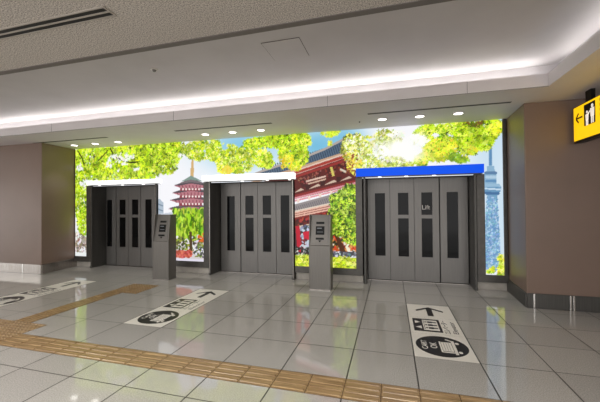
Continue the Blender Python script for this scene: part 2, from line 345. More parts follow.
# ------------------------------------------------------------------ the backlit picture wall
PRINT = [
('soft',(132,196,226),0.95,[(-3.14,2.818),(0.962,0.522)]),
('soft',(120,190,222),1,[(-1.409,2.718),(0.684,0.447)]),
('soft',(120,190,222),0.9,[(-0.861,2.845),(0.389,0.278)]),
('soft',(206,226,240),1,[(1.685,2.117),(0.4,1.59)]),
('soft',(196,222,240),0.9,[(1.697,2.999),(0.46,0.708)]),
('poly',(176,190,204),1.0,[(-5.284,1.694),(-5.201,1.693),(-5.104,1.599),(-5.105,1.296),(-5.285,1.295)]),
('line',(120,140,160),0.03,[(-5.257,1.577),(-5.118,1.529)]),
('line',(120,140,160),0.03,[(-5.257,1.459),(-5.119,1.412)]),
('poly',(200,206,216),1.0,[(-5.285,1.342),(-4.792,1.388),(-4.793,1.112),(-5.286,1.108)]),
('line',(214,176,120),0.06,[(-4.322,2.567),(-4.339,2.204)]),
('line',(214,176,120),0.09,[(-4.333,2.386),(-4.339,2.182)]),
('line',(190,160,120),0.03,[(-4.31,2.885),(-4.324,2.567)]),
('poly',(140,58,72),1.0,[(-4.679,1.544),(-4.089,1.54),(-4.064,1.338),(-4.706,1.338)]),
('poly',(184,120,130),1.0,[(-4.987,1.463),(-4.824,1.471),(-4.368,1.505),(-3.876,1.471),(-3.727,1.462),(-3.902,1.405),(-4.368,1.392),(-4.771,1.402)]),
('line',(132,62,74),0.02,[(-4.851,1.471),(-4.811,1.409)]),
('line',(132,62,74),0.02,[(-4.754,1.471),(-4.722,1.409)]),
('line',(132,62,74),0.02,[(-4.658,1.471),(-4.634,1.409)]),
('line',(132,62,74),0.02,[(-4.562,1.47),(-4.547,1.408)]),
('line',(132,62,74),0.02,[(-4.467,1.47),(-4.46,1.408)]),
('line',(132,62,74),0.02,[(-4.373,1.469),(-4.373,1.408)]),
('line',(132,62,74),0.02,[(-4.28,1.469),(-4.288,1.408)]),
('line',(132,62,74),0.02,[(-4.187,1.468),(-4.202,1.408)]),
('line',(132,62,74),0.02,[(-4.094,1.468),(-4.118,1.407)]),
('dots',(244,226,222),(0.03,1),[(-4.605,1.379),(-4.552,1.379)]),
('dots',(244,226,222),(0.03,1),[(-4.52,1.379),(-4.468,1.379)]),
('dots',(244,226,222),(0.03,1),[(-4.436,1.379),(-4.384,1.378)]),
('dots',(244,226,222),(0.03,1),[(-4.353,1.378),(-4.301,1.378)]),
('dots',(244,226,222),(0.03,1),[(-4.27,1.378),(-4.218,1.378)]),
('dots',(244,226,222),(0.03,1),[(-4.187,1.378),(-4.136,1.378)]),
('poly',(84,74,82),1.0,[(-4.987,1.472),(-4.851,1.504),(-4.499,1.57),(-4.393,1.651),(-4.341,1.65),(-4.212,1.568),(-3.851,1.502),(-3.727,1.471),(-3.877,1.458),(-4.368,1.51),(-4.824,1.46)]),
('poly',(120,108,112),1.0,[(-4.824,1.504),(-4.499,1.561),(-4.367,1.601),(-4.238,1.559),(-3.876,1.498),(-4.368,1.537)]),
('poly',(140,58,72),1.0,[(-4.662,1.737),(-4.103,1.729),(-4.079,1.526),(-4.69,1.53)]),
('poly',(184,120,130),1.0,[(-4.926,1.657),(-4.764,1.665),(-4.367,1.696),(-3.931,1.659),(-3.78,1.648),(-3.957,1.592),(-4.368,1.583),(-4.711,1.595)]),
('line',(132,62,74),0.02,[(-4.791,1.665),(-4.751,1.602)]),
('line',(132,62,74),0.02,[(-4.695,1.664),(-4.663,1.601)]),
('line',(132,62,74),0.02,[(-4.599,1.663),(-4.575,1.601)]),
('line',(132,62,74),0.02,[(-4.504,1.661),(-4.488,1.6)]),
('line',(132,62,74),0.02,[(-4.409,1.66),(-4.401,1.599)]),
('line',(132,62,74),0.02,[(-4.315,1.659),(-4.315,1.598)]),
('line',(132,62,74),0.02,[(-4.222,1.658),(-4.23,1.597)]),
('line',(132,62,74),0.02,[(-4.129,1.657),(-4.145,1.596)]),
('line',(132,62,74),0.02,[(-4.037,1.656),(-4.061,1.596)]),
('dots',(244,226,222),(0.03,1),[(-4.604,1.571),(-4.551,1.571)]),
('dots',(244,226,222),(0.03,1),[(-4.52,1.57),(-4.467,1.57)]),
('dots',(244,226,222),(0.03,1),[(-4.436,1.57),(-4.383,1.569)]),
('dots',(244,226,222),(0.03,1),[(-4.352,1.569),(-4.3,1.568)]),
('dots',(244,226,222),(0.03,1),[(-4.269,1.568),(-4.217,1.568)]),
('dots',(244,226,222),(0.03,1),[(-4.186,1.567),(-4.135,1.567)]),
('poly',(84,74,82),1.0,[(-4.926,1.666),(-4.791,1.697),(-4.498,1.753),(-4.393,1.833),(-4.34,1.832),(-4.211,1.748),(-3.906,1.69),(-3.78,1.657),(-3.931,1.646),(-4.367,1.701),(-4.764,1.653)]),
('poly',(120,108,112),1.0,[(-4.764,1.697),(-4.498,1.744),(-4.367,1.782),(-4.237,1.74),(-3.931,1.686),(-4.367,1.728)]),
('poly',(140,58,72),1.0,[(-4.646,1.909),(-4.118,1.898),(-4.093,1.695),(-4.673,1.702)]),
('poly',(184,120,130),1.0,[(-4.877,1.83),(-4.715,1.836),(-4.366,1.866),(-3.976,1.828),(-3.825,1.816),(-4.001,1.761),(-4.367,1.753),(-4.662,1.767)]),
('line',(132,62,74),0.02,[(-4.742,1.837),(-4.702,1.774)]),
('line',(132,62,74),0.02,[(-4.646,1.835),(-4.614,1.773)]),
('line',(132,62,74),0.02,[(-4.55,1.833),(-4.527,1.771)]),
('line',(132,62,74),0.02,[(-4.456,1.832),(-4.44,1.77)]),
('line',(132,62,74),0.02,[(-4.361,1.83),(-4.354,1.769)]),
('line',(132,62,74),0.02,[(-4.268,1.828),(-4.268,1.767)]),
('line',(132,62,74),0.02,[(-4.175,1.827),(-4.183,1.766)]),
('line',(132,62,74),0.02,[(-4.083,1.825),(-4.098,1.765)]),
('line',(132,62,74),0.02,[(-3.991,1.823),(-4.014,1.763)]),
('dots',(244,226,222),(0.03,1),[(-4.604,1.743),(-4.551,1.742)]),
('dots',(244,226,222),(0.03,1),[(-4.519,1.742),(-4.466,1.741)]),
('dots',(244,226,222),(0.03,1),[(-4.435,1.74),(-4.383,1.74)]),
('dots',(244,226,222),(0.03,1),[(-4.351,1.739),(-4.299,1.738)]),
('dots',(244,226,222),(0.03,1),[(-4.268,1.738),(-4.216,1.737)]),
('dots',(244,226,222),(0.03,1),[(-4.186,1.737),(-4.134,1.736)]),
('poly',(84,74,82),1.0,[(-4.877,1.839),(-4.742,1.869),(-4.497,1.935),(-4.392,2.015),(-4.34,2.014),(-4.21,1.929),(-3.95,1.858),(-3.825,1.825),(-3.976,1.814),(-4.366,1.871),(-4.715,1.825)]),
('poly',(120,108,112),1.0,[(-4.715,1.869),(-4.497,1.926),(-4.366,1.964),(-4.236,1.92),(-3.976,1.854),(-4.366,1.898)]),
('poly',(140,58,72),1.0,[(-4.629,2.076),(-4.133,2.062),(-4.108,1.859),(-4.657,1.87)]),
('poly',(184,120,130),1.0,[(-4.83,1.998),(-4.669,2.003),(-4.366,2.032),(-4.018,1.992),(-3.866,1.979),(-4.044,1.925),(-4.366,1.919),(-4.616,1.933)]),
('line',(132,62,74),0.02,[(-4.696,2.004),(-4.656,1.941)]),
('line',(132,62,74),0.02,[(-4.6,2.002),(-4.569,1.939)]),
('line',(132,62,74),0.02,[(-4.505,1.999),(-4.481,1.937)]),
('line',(132,62,74),0.02,[(-4.41,1.997),(-4.395,1.935)]),
('line',(132,62,74),0.02,[(-4.316,1.995),(-4.309,1.933)]),
('line',(132,62,74),0.02,[(-4.223,1.993),(-4.223,1.932)]),
('line',(132,62,74),0.02,[(-4.13,1.99),(-4.138,1.93)]),
('line',(132,62,74),0.02,[(-4.039,1.988),(-4.054,1.928)]),
('line',(132,62,74),0.02,[(-3.947,1.986),(-3.97,1.926)]),
('dots',(244,226,222),(0.03,1),[(-4.603,1.91),(-4.55,1.909)]),
('dots',(244,226,222),(0.03,1),[(-4.518,1.908),(-4.466,1.907)]),
('dots',(244,226,222),(0.03,1),[(-4.434,1.907),(-4.382,1.905)]),
('dots',(244,226,222),(0.03,1),[(-4.351,1.905),(-4.299,1.904)]),
('dots',(244,226,222),(0.03,1),[(-4.267,1.903),(-4.216,1.902)]),
('dots',(244,226,222),(0.03,1),[(-4.185,1.901),(-4.133,1.9)]),
('poly',(84,74,82),1.0,[(-4.83,2.007),(-4.696,2.036),(-4.497,2.111),(-4.391,2.19),(-4.339,2.188),(-4.21,2.103),(-3.993,2.023),(-3.866,1.988),(-4.018,1.979),(-4.366,2.037),(-4.669,1.992)]),
('poly',(120,108,112),1.0,[(-4.669,2.036),(-4.497,2.102),(-4.365,2.139),(-4.236,2.095),(-4.018,2.019),(-4.366,2.064)]),
('poly',(128,152,142),1.0,[(-4.629,2.087),(-4.365,2.214),(-4.056,2.072),(-4.365,2.123)]),
('poly',(150,182,42),1.0,[(-4.833,1.365),(-4.658,1.445),(-4.342,1.421),(-4.008,1.454),(-3.986,0.761),(-4.848,0.673)]),
('strands',[(96,140,20),(168,206,40),(196,222,74),(78,120,14),(134,180,26),(178,214,60)],(900,0.11),[(-4.846,1.434),(-3.986,0.672)]),
('poly',(214,206,206),1.0,[(-4.848,0.696),(-3.986,0.761),(-3.988,0.271),(-4.85,0.259)]),
('speck',[(88,96,40),(120,120,60),(230,226,226),(160,170,60),(70,70,50)],(160,0.05),[(-4.848,0.812),(-3.985,0.851),(-3.987,0.538),(-4.849,0.535)]),
('speck',[(206,90,60),(220,110,40)],(14,0.05),[(-4.164,0.87),(-4.01,0.917),(-4.011,0.739),(-4.164,0.713)]),
('line',(84,64,40),0.07,[(-4.383,0.934),(-4.372,0.481)]),
('poly',(198,92,76),1.0,[(-4.849,0.478),(-4.661,0.518),(-4.398,0.503),(-4.32,0.438),(-4.399,0.367),(-4.849,0.351)]),
('speck',[(222,116,98),(176,72,60),(206,96,84)],(90,0.05),[(-4.849,0.489),(-4.346,0.505),(-4.346,0.369),(-4.849,0.351)]),
('speck',[(96,96,100),(236,236,240),(120,140,60),(60,64,70)],(60,0.04),[(-4.32,0.596),(-3.986,0.628),(-3.988,0.382),(-4.32,0.37)]),
('line',(226,222,236),0.06,[(-4.85,0.294),(-3.988,0.304)]),
('speck',[(176,160,150),(206,190,180),(120,108,96),(236,232,230),(146,128,112)],(260,0.06),[(-7.776,0.882),(-7.319,0.789),(-7.319,0.387),(-7.775,0.398)]),
('poly',(236,240,238),1.0,[(-7.775,0.372),(-7.319,0.375),(-7.319,0.262),(-7.775,0.271)]),
('poly',(86,108,130),1.0,[(-3.05,2.12),(-2.631,2.245),(-1.789,2.462),(-1.265,2.639),(-0.921,2.8),(-0.723,2.906),(-0.567,2.925),(-0.57,2.592),(-1.791,2.287),(-2.632,2.043)]),
('line',(54,70,92),0.024,[(-2.63,2.332),(-2.559,2.108)]),
('line',(54,70,92),0.024,[(-2.58,2.345),(-2.509,2.121)]),
('line',(54,70,92),0.024,[(-2.53,2.357),(-2.459,2.134)]),
('line',(54,70,92),0.024,[(-2.48,2.37),(-2.409,2.147)]),
('line',(54,70,92),0.024,[(-2.43,2.382),(-2.36,2.16)]),
('line',(54,70,92),0.024,[(-2.381,2.394),(-2.311,2.173)]),
('line',(54,70,92),0.024,[(-2.331,2.407),(-2.262,2.186)]),
('line',(54,70,92),0.024,[(-2.282,2.419),(-2.213,2.199)]),
('line',(54,70,92),0.024,[(-2.233,2.431),(-2.164,2.212)]),
('line',(54,70,92),0.024,[(-2.185,2.443),(-2.116,2.225)]),
('line',(54,70,92),0.024,[(-2.136,2.455),(-2.068,2.237)]),
('line',(54,70,92),0.024,[(-2.088,2.467),(-2.02,2.25)]),
('line',(54,70,92),0.024,[(-2.04,2.479),(-1.972,2.262)]),
('line',(54,70,92),0.024,[(-1.992,2.491),(-1.924,2.275)]),
('line',(54,70,92),0.024,[(-1.944,2.503),(-1.876,2.287)]),
('line',(54,70,92),0.024,[(-1.896,2.515),(-1.829,2.3)]),
('line',(54,70,92),0.024,[(-1.849,2.527),(-1.782,2.312)]),
('line',(54,70,92),0.024,[(-1.802,2.539),(-1.735,2.325)]),
('line',(54,70,92),0.024,[(-1.754,2.55),(-1.688,2.337)]),
('line',(54,70,92),0.024,[(-1.708,2.562),(-1.642,2.349)]),
('line',(54,70,92),0.024,[(-1.661,2.574),(-1.595,2.361)]),
('line',(54,70,92),0.024,[(-1.614,2.585),(-1.549,2.374)]),
('line',(54,70,92),0.024,[(-1.568,2.597),(-1.503,2.386)]),
('line',(54,70,92),0.024,[(-1.522,2.608),(-1.457,2.398)]),
('line',(54,70,92),0.024,[(-1.476,2.62),(-1.411,2.41)]),
('line',(54,70,92),0.024,[(-1.43,2.631),(-1.366,2.422)]),
('line',(54,70,92),0.024,[(-1.384,2.643),(-1.32,2.434)]),
('line',(54,70,92),0.024,[(-1.339,2.654),(-1.275,2.445)]),
('line',(54,70,92),0.024,[(-1.294,2.665),(-1.23,2.457)]),
('line',(54,70,92),0.024,[(-1.248,2.677),(-1.185,2.469)]),
('line',(54,70,92),0.024,[(-1.204,2.688),(-1.14,2.481)]),
('line',(54,70,92),0.024,[(-1.159,2.699),(-1.096,2.493)]),
('line',(54,70,92),0.024,[(-1.114,2.71),(-1.051,2.504)]),
('line',(54,70,92),0.024,[(-1.07,2.721),(-1.007,2.516)]),
('line',(54,70,92),0.024,[(-1.025,2.732),(-0.963,2.527)]),
('line',(54,70,92),0.024,[(-0.981,2.743),(-0.919,2.539)]),
('line',(54,70,92),0.024,[(-0.937,2.754),(-0.876,2.55)]),
('line',(54,70,92),0.024,[(-0.893,2.765),(-0.832,2.562)]),
('line',(54,70,92),0.024,[(-0.85,2.776),(-0.789,2.573)]),
('line',(54,70,92),0.024,[(-0.806,2.787),(-0.745,2.585)]),
('line',(54,70,92),0.024,[(-0.763,2.798),(-0.702,2.596)]),
('line',(54,70,92),0.024,[(-0.72,2.808),(-0.659,2.607)]),
('line',(54,70,92),0.024,[(-0.677,2.819),(-0.617,2.619)]),
('line',(54,70,92),0.024,[(-0.634,2.83),(-0.574,2.63)]),
('line',(176,166,160),0.045,[(-3.002,2.129),(-2.63,2.256),(-1.789,2.472),(-1.265,2.65),(-0.921,2.81),(-0.723,2.906)]),
('poly',(196,160,132),1.0,[(-2.909,2.029),(-1.79,2.324),(-0.726,2.61),(-0.57,2.65),(-0.57,2.592),(-1.791,2.267),(-2.863,1.985)]),
('poly',(92,26,22),1.0,[(-2.632,2.022),(-1.791,2.267),(-0.57,2.611),(-0.577,1.966),(-1.881,1.713),(-2.635,1.554)]),
('dots',(226,196,180),(0.022,46),[(-2.007,2.2),(-0.57,2.611)]),
('dots',(206,150,140),(0.022,46),[(-2.007,2.129),(-0.571,2.545)]),
('line',(168,56,44),0.05,[(-2.007,2.161),(-0.571,2.562)]),
('line',(150,44,40),0.05,[(-2.008,2.078),(-0.571,2.482)]),
('poly',(74,20,18),1.0,[(-1.814,2.062),(-1.623,2.117),(-1.688,1.894),(-1.751,1.875)]),
('speck',[(150,84,70),(130,46,38),(60,18,16)],(26,0.03),[(-1.835,2.083),(-1.601,2.137),(-1.645,1.914),(-1.794,1.896)]),
('poly',(74,20,18),1.0,[(-1.538,2.145),(-1.351,2.199),(-1.415,1.979),(-1.477,1.96)]),
('speck',[(150,84,70),(130,46,38),(60,18,16)],(26,0.03),[(-1.559,2.166),(-1.33,2.219),(-1.374,1.998),(-1.519,1.982)]),
('poly',(74,20,18),1.0,[(-1.248,2.226),(-1.066,2.279),(-1.128,2.061),(-1.189,2.043)]),
('speck',[(150,84,70),(130,46,38),(60,18,16)],(26,0.03),[(-1.269,2.247),(-1.045,2.298),(-1.088,2.08),(-1.229,2.064)]),
('poly',(74,20,18),1.0,[(-0.985,2.306),(-0.806,2.357),(-0.868,2.142),(-0.927,2.125)]),
('speck',[(150,84,70),(130,46,38),(60,18,16)],(26,0.03),[(-1.005,2.326),(-0.787,2.376),(-0.828,2.161),(-0.967,2.146)]),
('line',(218,186,170),0.035,[(-1.666,2.006),(-1.25,2.101)]),
('line',(206,172,150),0.03,[(-1.624,1.954),(-1.25,2.045)]),
('line',(214,196,96),0.05,[(-1.146,2.282),(-1.097,2.1)]),
('line',(214,200,180),0.04,[(-0.966,2.235),(-0.848,2.171)]),
('poly',(206,180,160),1.0,[(-1.924,1.78),(-1.859,1.82),(-1.773,1.873),(-1.709,1.835)]),
('poly',(60,16,14),1.0,[(-1.989,1.761),(-1.924,1.775),(-1.88,1.878),(-2.009,1.87)]),
('poly',(206,180,160),1.0,[(-1.604,1.85),(-1.541,1.89),(-1.415,1.952),(-1.354,1.914)]),
('poly',(60,16,14),1.0,[(-1.667,1.832),(-1.604,1.846),(-1.561,1.947),(-1.687,1.94)]),
('poly',(206,180,160),1.0,[(-1.292,1.919),(-1.23,1.958),(-1.088,2.023),(-1.028,1.986)]),
('poly',(60,16,14),1.0,[(-1.354,1.902),(-1.292,1.915),(-1.25,2.015),(-1.373,2.008)]),
('poly',(206,180,160),1.0,[(-0.968,1.991),(-0.908,2.029),(-0.789,2.088),(-0.731,2.051)]),
('poly',(60,16,14),1.0,[(-1.028,1.974),(-0.968,1.987),(-0.928,2.085),(-1.047,2.079)]),
('poly',(140,40,40),1.0,[(-2.635,1.554),(-1.881,1.744),(-0.576,2.025),(-0.577,1.927),(-1.882,1.651),(-2.636,1.469)]),
('line',(214,140,150),0.04,[(-2.011,1.642),(-0.577,1.966)]),
('line',(226,150,160),0.035,[(-2.012,1.591),(-0.577,1.904)]),
('line',(240,214,200),0.05,[(-1.839,1.651),(-1.831,1.578)]),
('line',(240,214,200),0.05,[(-1.605,1.704),(-1.597,1.632)]),
('line',(240,214,200),0.05,[(-1.376,1.756),(-1.368,1.685)]),
('line',(240,214,200),0.05,[(-1.151,1.807),(-1.143,1.737)]),
('line',(240,214,200),0.05,[(-0.93,1.857),(-0.922,1.787)]),
('poly',(146,138,138),1.0,[(-2.637,1.342),(-1.882,1.548),(-0.578,1.878),(-0.579,1.693),(-1.884,1.394),(-2.638,1.215)]),
('line',(112,106,110),0.018,[(-2.013,1.475),(-1.966,1.377)]),
('line',(112,106,110),0.018,[(-1.969,1.486),(-1.922,1.388)]),
('line',(112,106,110),0.018,[(-1.926,1.496),(-1.879,1.398)]),
('line',(112,106,110),0.018,[(-1.883,1.507),(-1.836,1.408)]),
('line',(112,106,110),0.018,[(-1.84,1.517),(-1.794,1.418)]),
('line',(112,106,110),0.018,[(-1.797,1.528),(-1.751,1.428)]),
('line',(112,106,110),0.018,[(-1.754,1.539),(-1.708,1.438)]),
('line',(112,106,110),0.018,[(-1.712,1.549),(-1.666,1.448)]),
('line',(112,106,110),0.018,[(-1.669,1.56),(-1.624,1.458)]),
('line',(112,106,110),0.018,[(-1.627,1.57),(-1.582,1.468)]),
('line',(112,106,110),0.018,[(-1.585,1.58),(-1.54,1.478)]),
('line',(112,106,110),0.018,[(-1.543,1.591),(-1.498,1.488)]),
('line',(112,106,110),0.018,[(-1.501,1.601),(-1.456,1.498)]),
('line',(112,106,110),0.018,[(-1.46,1.611),(-1.415,1.508)]),
('line',(112,106,110),0.018,[(-1.418,1.622),(-1.374,1.518)]),
('line',(112,106,110),0.018,[(-1.377,1.632),(-1.332,1.527)]),
('line',(112,106,110),0.018,[(-1.336,1.642),(-1.291,1.537)]),
('line',(112,106,110),0.018,[(-1.294,1.652),(-1.25,1.547)]),
('line',(112,106,110),0.018,[(-1.253,1.662),(-1.21,1.556)]),
('line',(112,106,110),0.018,[(-1.213,1.672),(-1.169,1.566)]),
('line',(112,106,110),0.018,[(-1.172,1.682),(-1.129,1.576)]),
('line',(112,106,110),0.018,[(-1.131,1.692),(-1.088,1.585)]),
('line',(112,106,110),0.018,[(-1.091,1.702),(-1.048,1.595)]),
('line',(112,106,110),0.018,[(-1.051,1.712),(-1.008,1.604)]),
('line',(112,106,110),0.018,[(-1.011,1.722),(-0.968,1.614)]),
('line',(112,106,110),0.018,[(-0.971,1.732),(-0.928,1.623)]),
('line',(112,106,110),0.018,[(-0.931,1.742),(-0.888,1.633)]),
('line',(112,106,110),0.018,[(-0.891,1.752),(-0.849,1.642)]),
('line',(112,106,110),0.018,[(-0.852,1.761),(-0.809,1.651)]),
('line',(112,106,110),0.018,[(-0.812,1.771),(-0.77,1.661)]),
('line',(112,106,110),0.018,[(-0.773,1.781),(-0.731,1.67)]),
('line',(112,106,110),0.018,[(-0.734,1.791),(-0.692,1.679)]),
('line',(112,106,110),0.018,[(-0.694,1.8),(-0.653,1.688)]),
('line',(112,106,110),0.018,[(-0.656,1.81),(-0.614,1.698)]),
('line',(222,206,190),0.03,[(-2.013,1.375),(-0.58,1.674)]),
('poly',(128,34,30),1.0,[(-2.638,1.194),(-1.884,1.383),(-0.58,1.664),(-0.59,0.641),(-2.642,0.579)]),
('dots',(228,180,160),(0.022,40),[(-1.992,1.35),(-0.774,1.608)]),
('dots',(228,180,160),(0.022,40),[(-1.992,1.309),(-0.775,1.558)]),
('dots',(228,180,160),(0.022,40),[(-1.992,1.268),(-0.775,1.509)]),
('poly',(92,26,24),1.0,[(-2.639,1.066),(-1.885,1.229),(-0.974,1.421),(-0.978,0.986),(-2.64,0.876)]),
('speck',[(168,60,44),(120,34,30),(70,22,22)],(120,0.05),[(-1.928,1.218),(-1.094,1.382),(-1.097,1.103),(-1.93,1.012)]),
('poly',(216,196,170),1.0,[(-1.886,1.085),(-1.736,1.117),(-1.758,1.056),(-1.865,1.034)]),
('poly',(216,196,170),1.0,[(-1.673,1.128),(-1.526,1.16),(-1.547,1.099),(-1.652,1.077)]),
('poly',(216,196,170),1.0,[(-1.422,1.179),(-1.278,1.21),(-1.299,1.149),(-1.402,1.128)]),
('poly',(70,40,44),1.0,[(-2.016,1.032),(-1.056,1.104),(-1.062,0.508),(-2.02,0.474)]),
('poly',(190,22,48),1.0,[(-1.897,1.095),(-1.811,1.096),(-1.752,0.565),(-1.858,0.562)]),
('speck',[(150,160,182),(196,206,222),(90,100,120),(60,60,74)],(90,0.045),[(-1.79,1.096),(-1.547,1.119),(-1.55,0.815),(-1.761,0.749)]),
('poly',(202,24,54),1.0,[(-1.738,0.974),(-1.569,1.007),(-1.549,0.855),(-1.623,0.813),(-1.718,0.832)]),
('line',(170,20,44),0.06,[(-1.612,0.813),(-1.583,0.571)]),
('speck',[(206,206,210),(60,60,64),(120,130,140),(30,30,34)],(90,0.04),[(-1.932,0.662),(-1.509,0.694),(-1.511,0.512),(-1.934,0.477)]),
('speck',[(196,204,216),(120,40,44)],(30,0.04),[(-1.781,0.81),(-1.612,0.813),(-1.613,0.692),(-1.761,0.667)]),
('speck',[(196,96,44),(214,70,40),(240,226,206),(60,50,44),(150,110,60),(226,150,70)],(190,0.05),[(-1.179,0.903),(-0.626,0.913),(-0.629,0.562),(-1.182,0.544)]),
('poly',(84,48,26),1.0,[(-1.147,1.103),(-1.087,1.103),(-0.843,0.555),(-0.962,0.551)]),
('poly',(70,70,78),1.0,[(-1.182,0.604),(-0.629,0.601),(-0.63,0.504),(-1.183,0.484)]),
('speck',[(210,214,220),(110,116,126)],(30,0.035),[(-1.182,0.604),(-0.629,0.601),(-0.63,0.504),(-1.183,0.484)]),
('poly',(188,204,24),1.0,[(-1.977,0.496),(-0.63,0.484),(-0.632,0.251),(-1.979,0.229)]),
('leaves',[(222,232,70),(150,176,14),(206,220,30),(112,140,10),(240,244,130)],(897,0.0324),[(-1.764,0.381,0.252,0.123),(-1.347,0.378,0.284,0.12),(-0.904,0.376,0.273,0.118)]),
('leaves',[(136,172,28),(170,200,46),(92,130,16),(66,100,10),(200,222,90),(44,70,8),(30,52,6)],(2952,0.036),[(-0.853,1.559,0.311,0.257),(-0.896,1.263,0.331,0.336),(-0.741,1.028,0.27,0.275),(-1.016,1.183,0.198,0.278),(-1.092,1.621,0.08,0.12),(-0.772,1.814,0.136,0.118)]),
('line',(96,142,184),0.05,[(1.695,2.522),(1.694,2.434)]),
('line',(140,178,206),0.055,[(1.698,2.469),(1.694,2.187)]),
('dots',(96,142,184),(0.03,9),[(1.698,2.487),(1.694,2.205)]),
('poly',(140,178,206),1.0,[(1.639,2.189),(1.748,2.185),(1.763,2.079),(1.782,2.06),(1.78,1.85),(1.596,1.855),(1.599,2.067),(1.629,2.083)]),
('dots',(92,128,166),(0.035,7),[(1.613,2.066),(1.778,2.061)]),
('dots',(176,204,224),(0.03,6),[(1.62,1.995),(1.777,1.99)]),
('dots',(96,142,184),(0.03,6),[(1.619,1.925),(1.776,1.92)]),
('poly',(126,168,200),1.0,[(1.637,1.677),(1.788,1.675),(1.806,1.15),(1.832,0.367),(1.551,0.354),(1.603,1.148)]),
('lattice',[(112,158,198),(150,190,218),(126,170,206),(104,148,190),(176,208,230)],(2000,0.024),[(1.636,1.642),(1.788,1.64),(1.806,1.15),(1.832,0.367),(1.551,0.354),(1.603,1.148)]),
('poly',(206,226,240),1.0,[(1.812,1.762),(1.894,1.76),(1.878,0.577),(1.832,0.576)]),
('poly',(104,150,188),1.0,[(1.592,1.864),(1.822,1.856),(1.861,1.813),(1.848,1.752),(1.796,1.666),(1.624,1.668),(1.59,1.749)]),
('poly',(150,186,212),1.0,[(1.592,1.879),(1.822,1.87),(1.861,1.813),(1.591,1.819)]),
('line',(196,218,234),0.03,[(1.586,1.793),(1.851,1.77)]),
('dots',(70,112,156),(0.03,9),[(1.601,1.713),(1.819,1.7)]),
('leaves',[(170,200,30),(214,228,60),(120,160,20),(236,240,120),(226,206,50)],(400,0.0324),[(1.801,0.383,0.108,0.122),(1.834,0.558,0.046,0.07),(1.723,0.327,0.108,0.07)]),
('leaves',[(150,184,18),(176,204,26),(122,156,12),(200,220,60),(98,132,8),(186,210,40),(216,232,90),(66,96,6),(206,226,80),(110,146,14),(166,200,10),(190,222,24)],(5433,0.0446),[(-7.225,2.75,0.627,0.404),(-6.599,2.548,0.659,0.395),(-5.91,2.64,0.628,0.41),(-5.337,2.803,0.603,0.307),(-4.868,2.824,0.374,0.279),(-5.479,2.383,0.28,0.213),(-5.033,2.506,0.352,0.234),(-6.235,2.85,0.869,0.195)]),
('leaves',[(150,184,18),(176,204,26),(122,156,12),(200,220,60),(98,132,8),(186,210,40),(216,232,90),(66,96,6),(206,226,80),(110,146,14),(166,200,10),(190,222,24)],(1323,0.0432),[(-7.579,1.698,0.291,0.509),(-7.645,2.208,0.195,0.358),(-7.481,1.14,0.225,0.329),(-7.679,2.721,0.164,0.256)]),
('line',(52,60,10),0.035,[(-7.679,2.951),(-7.548,2.766),(-7.45,2.507),(-7.288,2.324)]),
('line',(56,66,10),0.035,[(-6.66,2.971),(-6.537,2.767),(-6.325,2.659),(-6.057,2.586),(-5.823,2.588)]),
('line',(70,80,14),0.03,[(-6.721,2.925),(-6.877,2.784),(-7.034,2.666)]),
('leaves',[(150,184,18),(176,204,26),(122,156,12),(200,220,60),(98,132,8),(186,210,40),(216,232,90),(66,96,6),(206,226,80),(110,146,14),(166,200,10),(190,222,24)],(1653,0.036),[(-7.129,2.394,0.5,0.201),(-5.911,2.303,0.516,0.144),(-5.06,2.835,0.487,0.187)]),
('leaves',[(246,250,236),(250,250,250)],(108,0.0432),[(-6.691,2.577,0.092,0.074),(-7.613,2.539,0.098,0.102),(-7.482,2.102,0.129,0.127),(-4.6,2.695,0.106,0.069),(-6.355,2.709,0.415,0.098)]),
('leaves',[(170,200,20),(204,224,44),(140,172,14),(226,238,90),(110,146,10),(238,244,150),(214,226,40)],(2716,0.0396),[(-4.13,2.784,0.405,0.226),(-3.775,2.765,0.297,0.223),(-3.43,2.593,0.36,0.264),(-3.143,2.405,0.306,0.174),(-2.952,2.678,0.232,0.151),(-2.629,2.533,0.227,0.191),(-3.48,2.397,0.218,0.176)]),
('leaves',[(236,214,50),(240,226,80)],(60,0.0432),[(-3.456,2.308,0.097,0.088)]),
('leaves',[(150,184,18),(176,204,26),(122,156,12),(200,220,60),(98,132,8),(186,210,40),(216,232,90),(66,96,6),(206,226,80),(110,146,14),(166,200,10),(190,222,24)],(2479,0.036),[(-2.626,2.874,0.449,0.106),(-2.221,2.87,0.435,0.147),(-1.829,2.825,0.275,0.186),(-1.96,2.625,0.299,0.166),(-1.789,2.534,0.191,0.185),(-2.493,2.42,0.135,0.106)]),
('leaves',[(226,206,40),(240,190,30),(170,190,30),(150,180,30),(226,226,90)],(229,0.036),[(-2.027,2.379,0.173,0.125),(-1.876,2.311,0.128,0.083),(-2.092,2.507,0.152,0.104)]),
('leaves',[(206,220,50),(230,236,90),(170,196,30)],(211,0.0324),[(-1.201,2.948,0.182,0.06),(-1.079,2.98,0.12,0.06),(-1.162,2.764,0.04,0.041)]),
('leaves',[(96,104,30),(136,140,40),(70,74,24),(176,180,60),(206,206,90)],(567,0.034),[(-0.764,2.642,0.175,0.276),(-0.611,2.437,0.192,0.235),(-0.685,2.795,0.193,0.138)]),
('leaves',[(176,196,44),(136,160,30),(222,226,90),(150,160,30),(236,240,160),(120,128,30),(240,242,200),(206,214,70),(110,130,30),(250,250,236),(226,232,120)],(3543,0.0324),[(-0.647,2.674,0.231,0.197),(-0.379,2.581,0.299,0.272),(-0.096,2.758,0.292,0.192),(-0.458,2.313,0.264,0.195),(-0.009,2.275,0.325,0.153),(0.351,2.204,0.28,0.112),(-0.649,2.439,0.192,0.196),(-0.763,2.76,0.136,0.099)]),
('leaves',[(226,196,60),(236,210,90),(120,50,34)],(141,0.0324),[(-0.67,2.302,0.154,0.197),(-0.806,2.446,0.118,0.119)]),
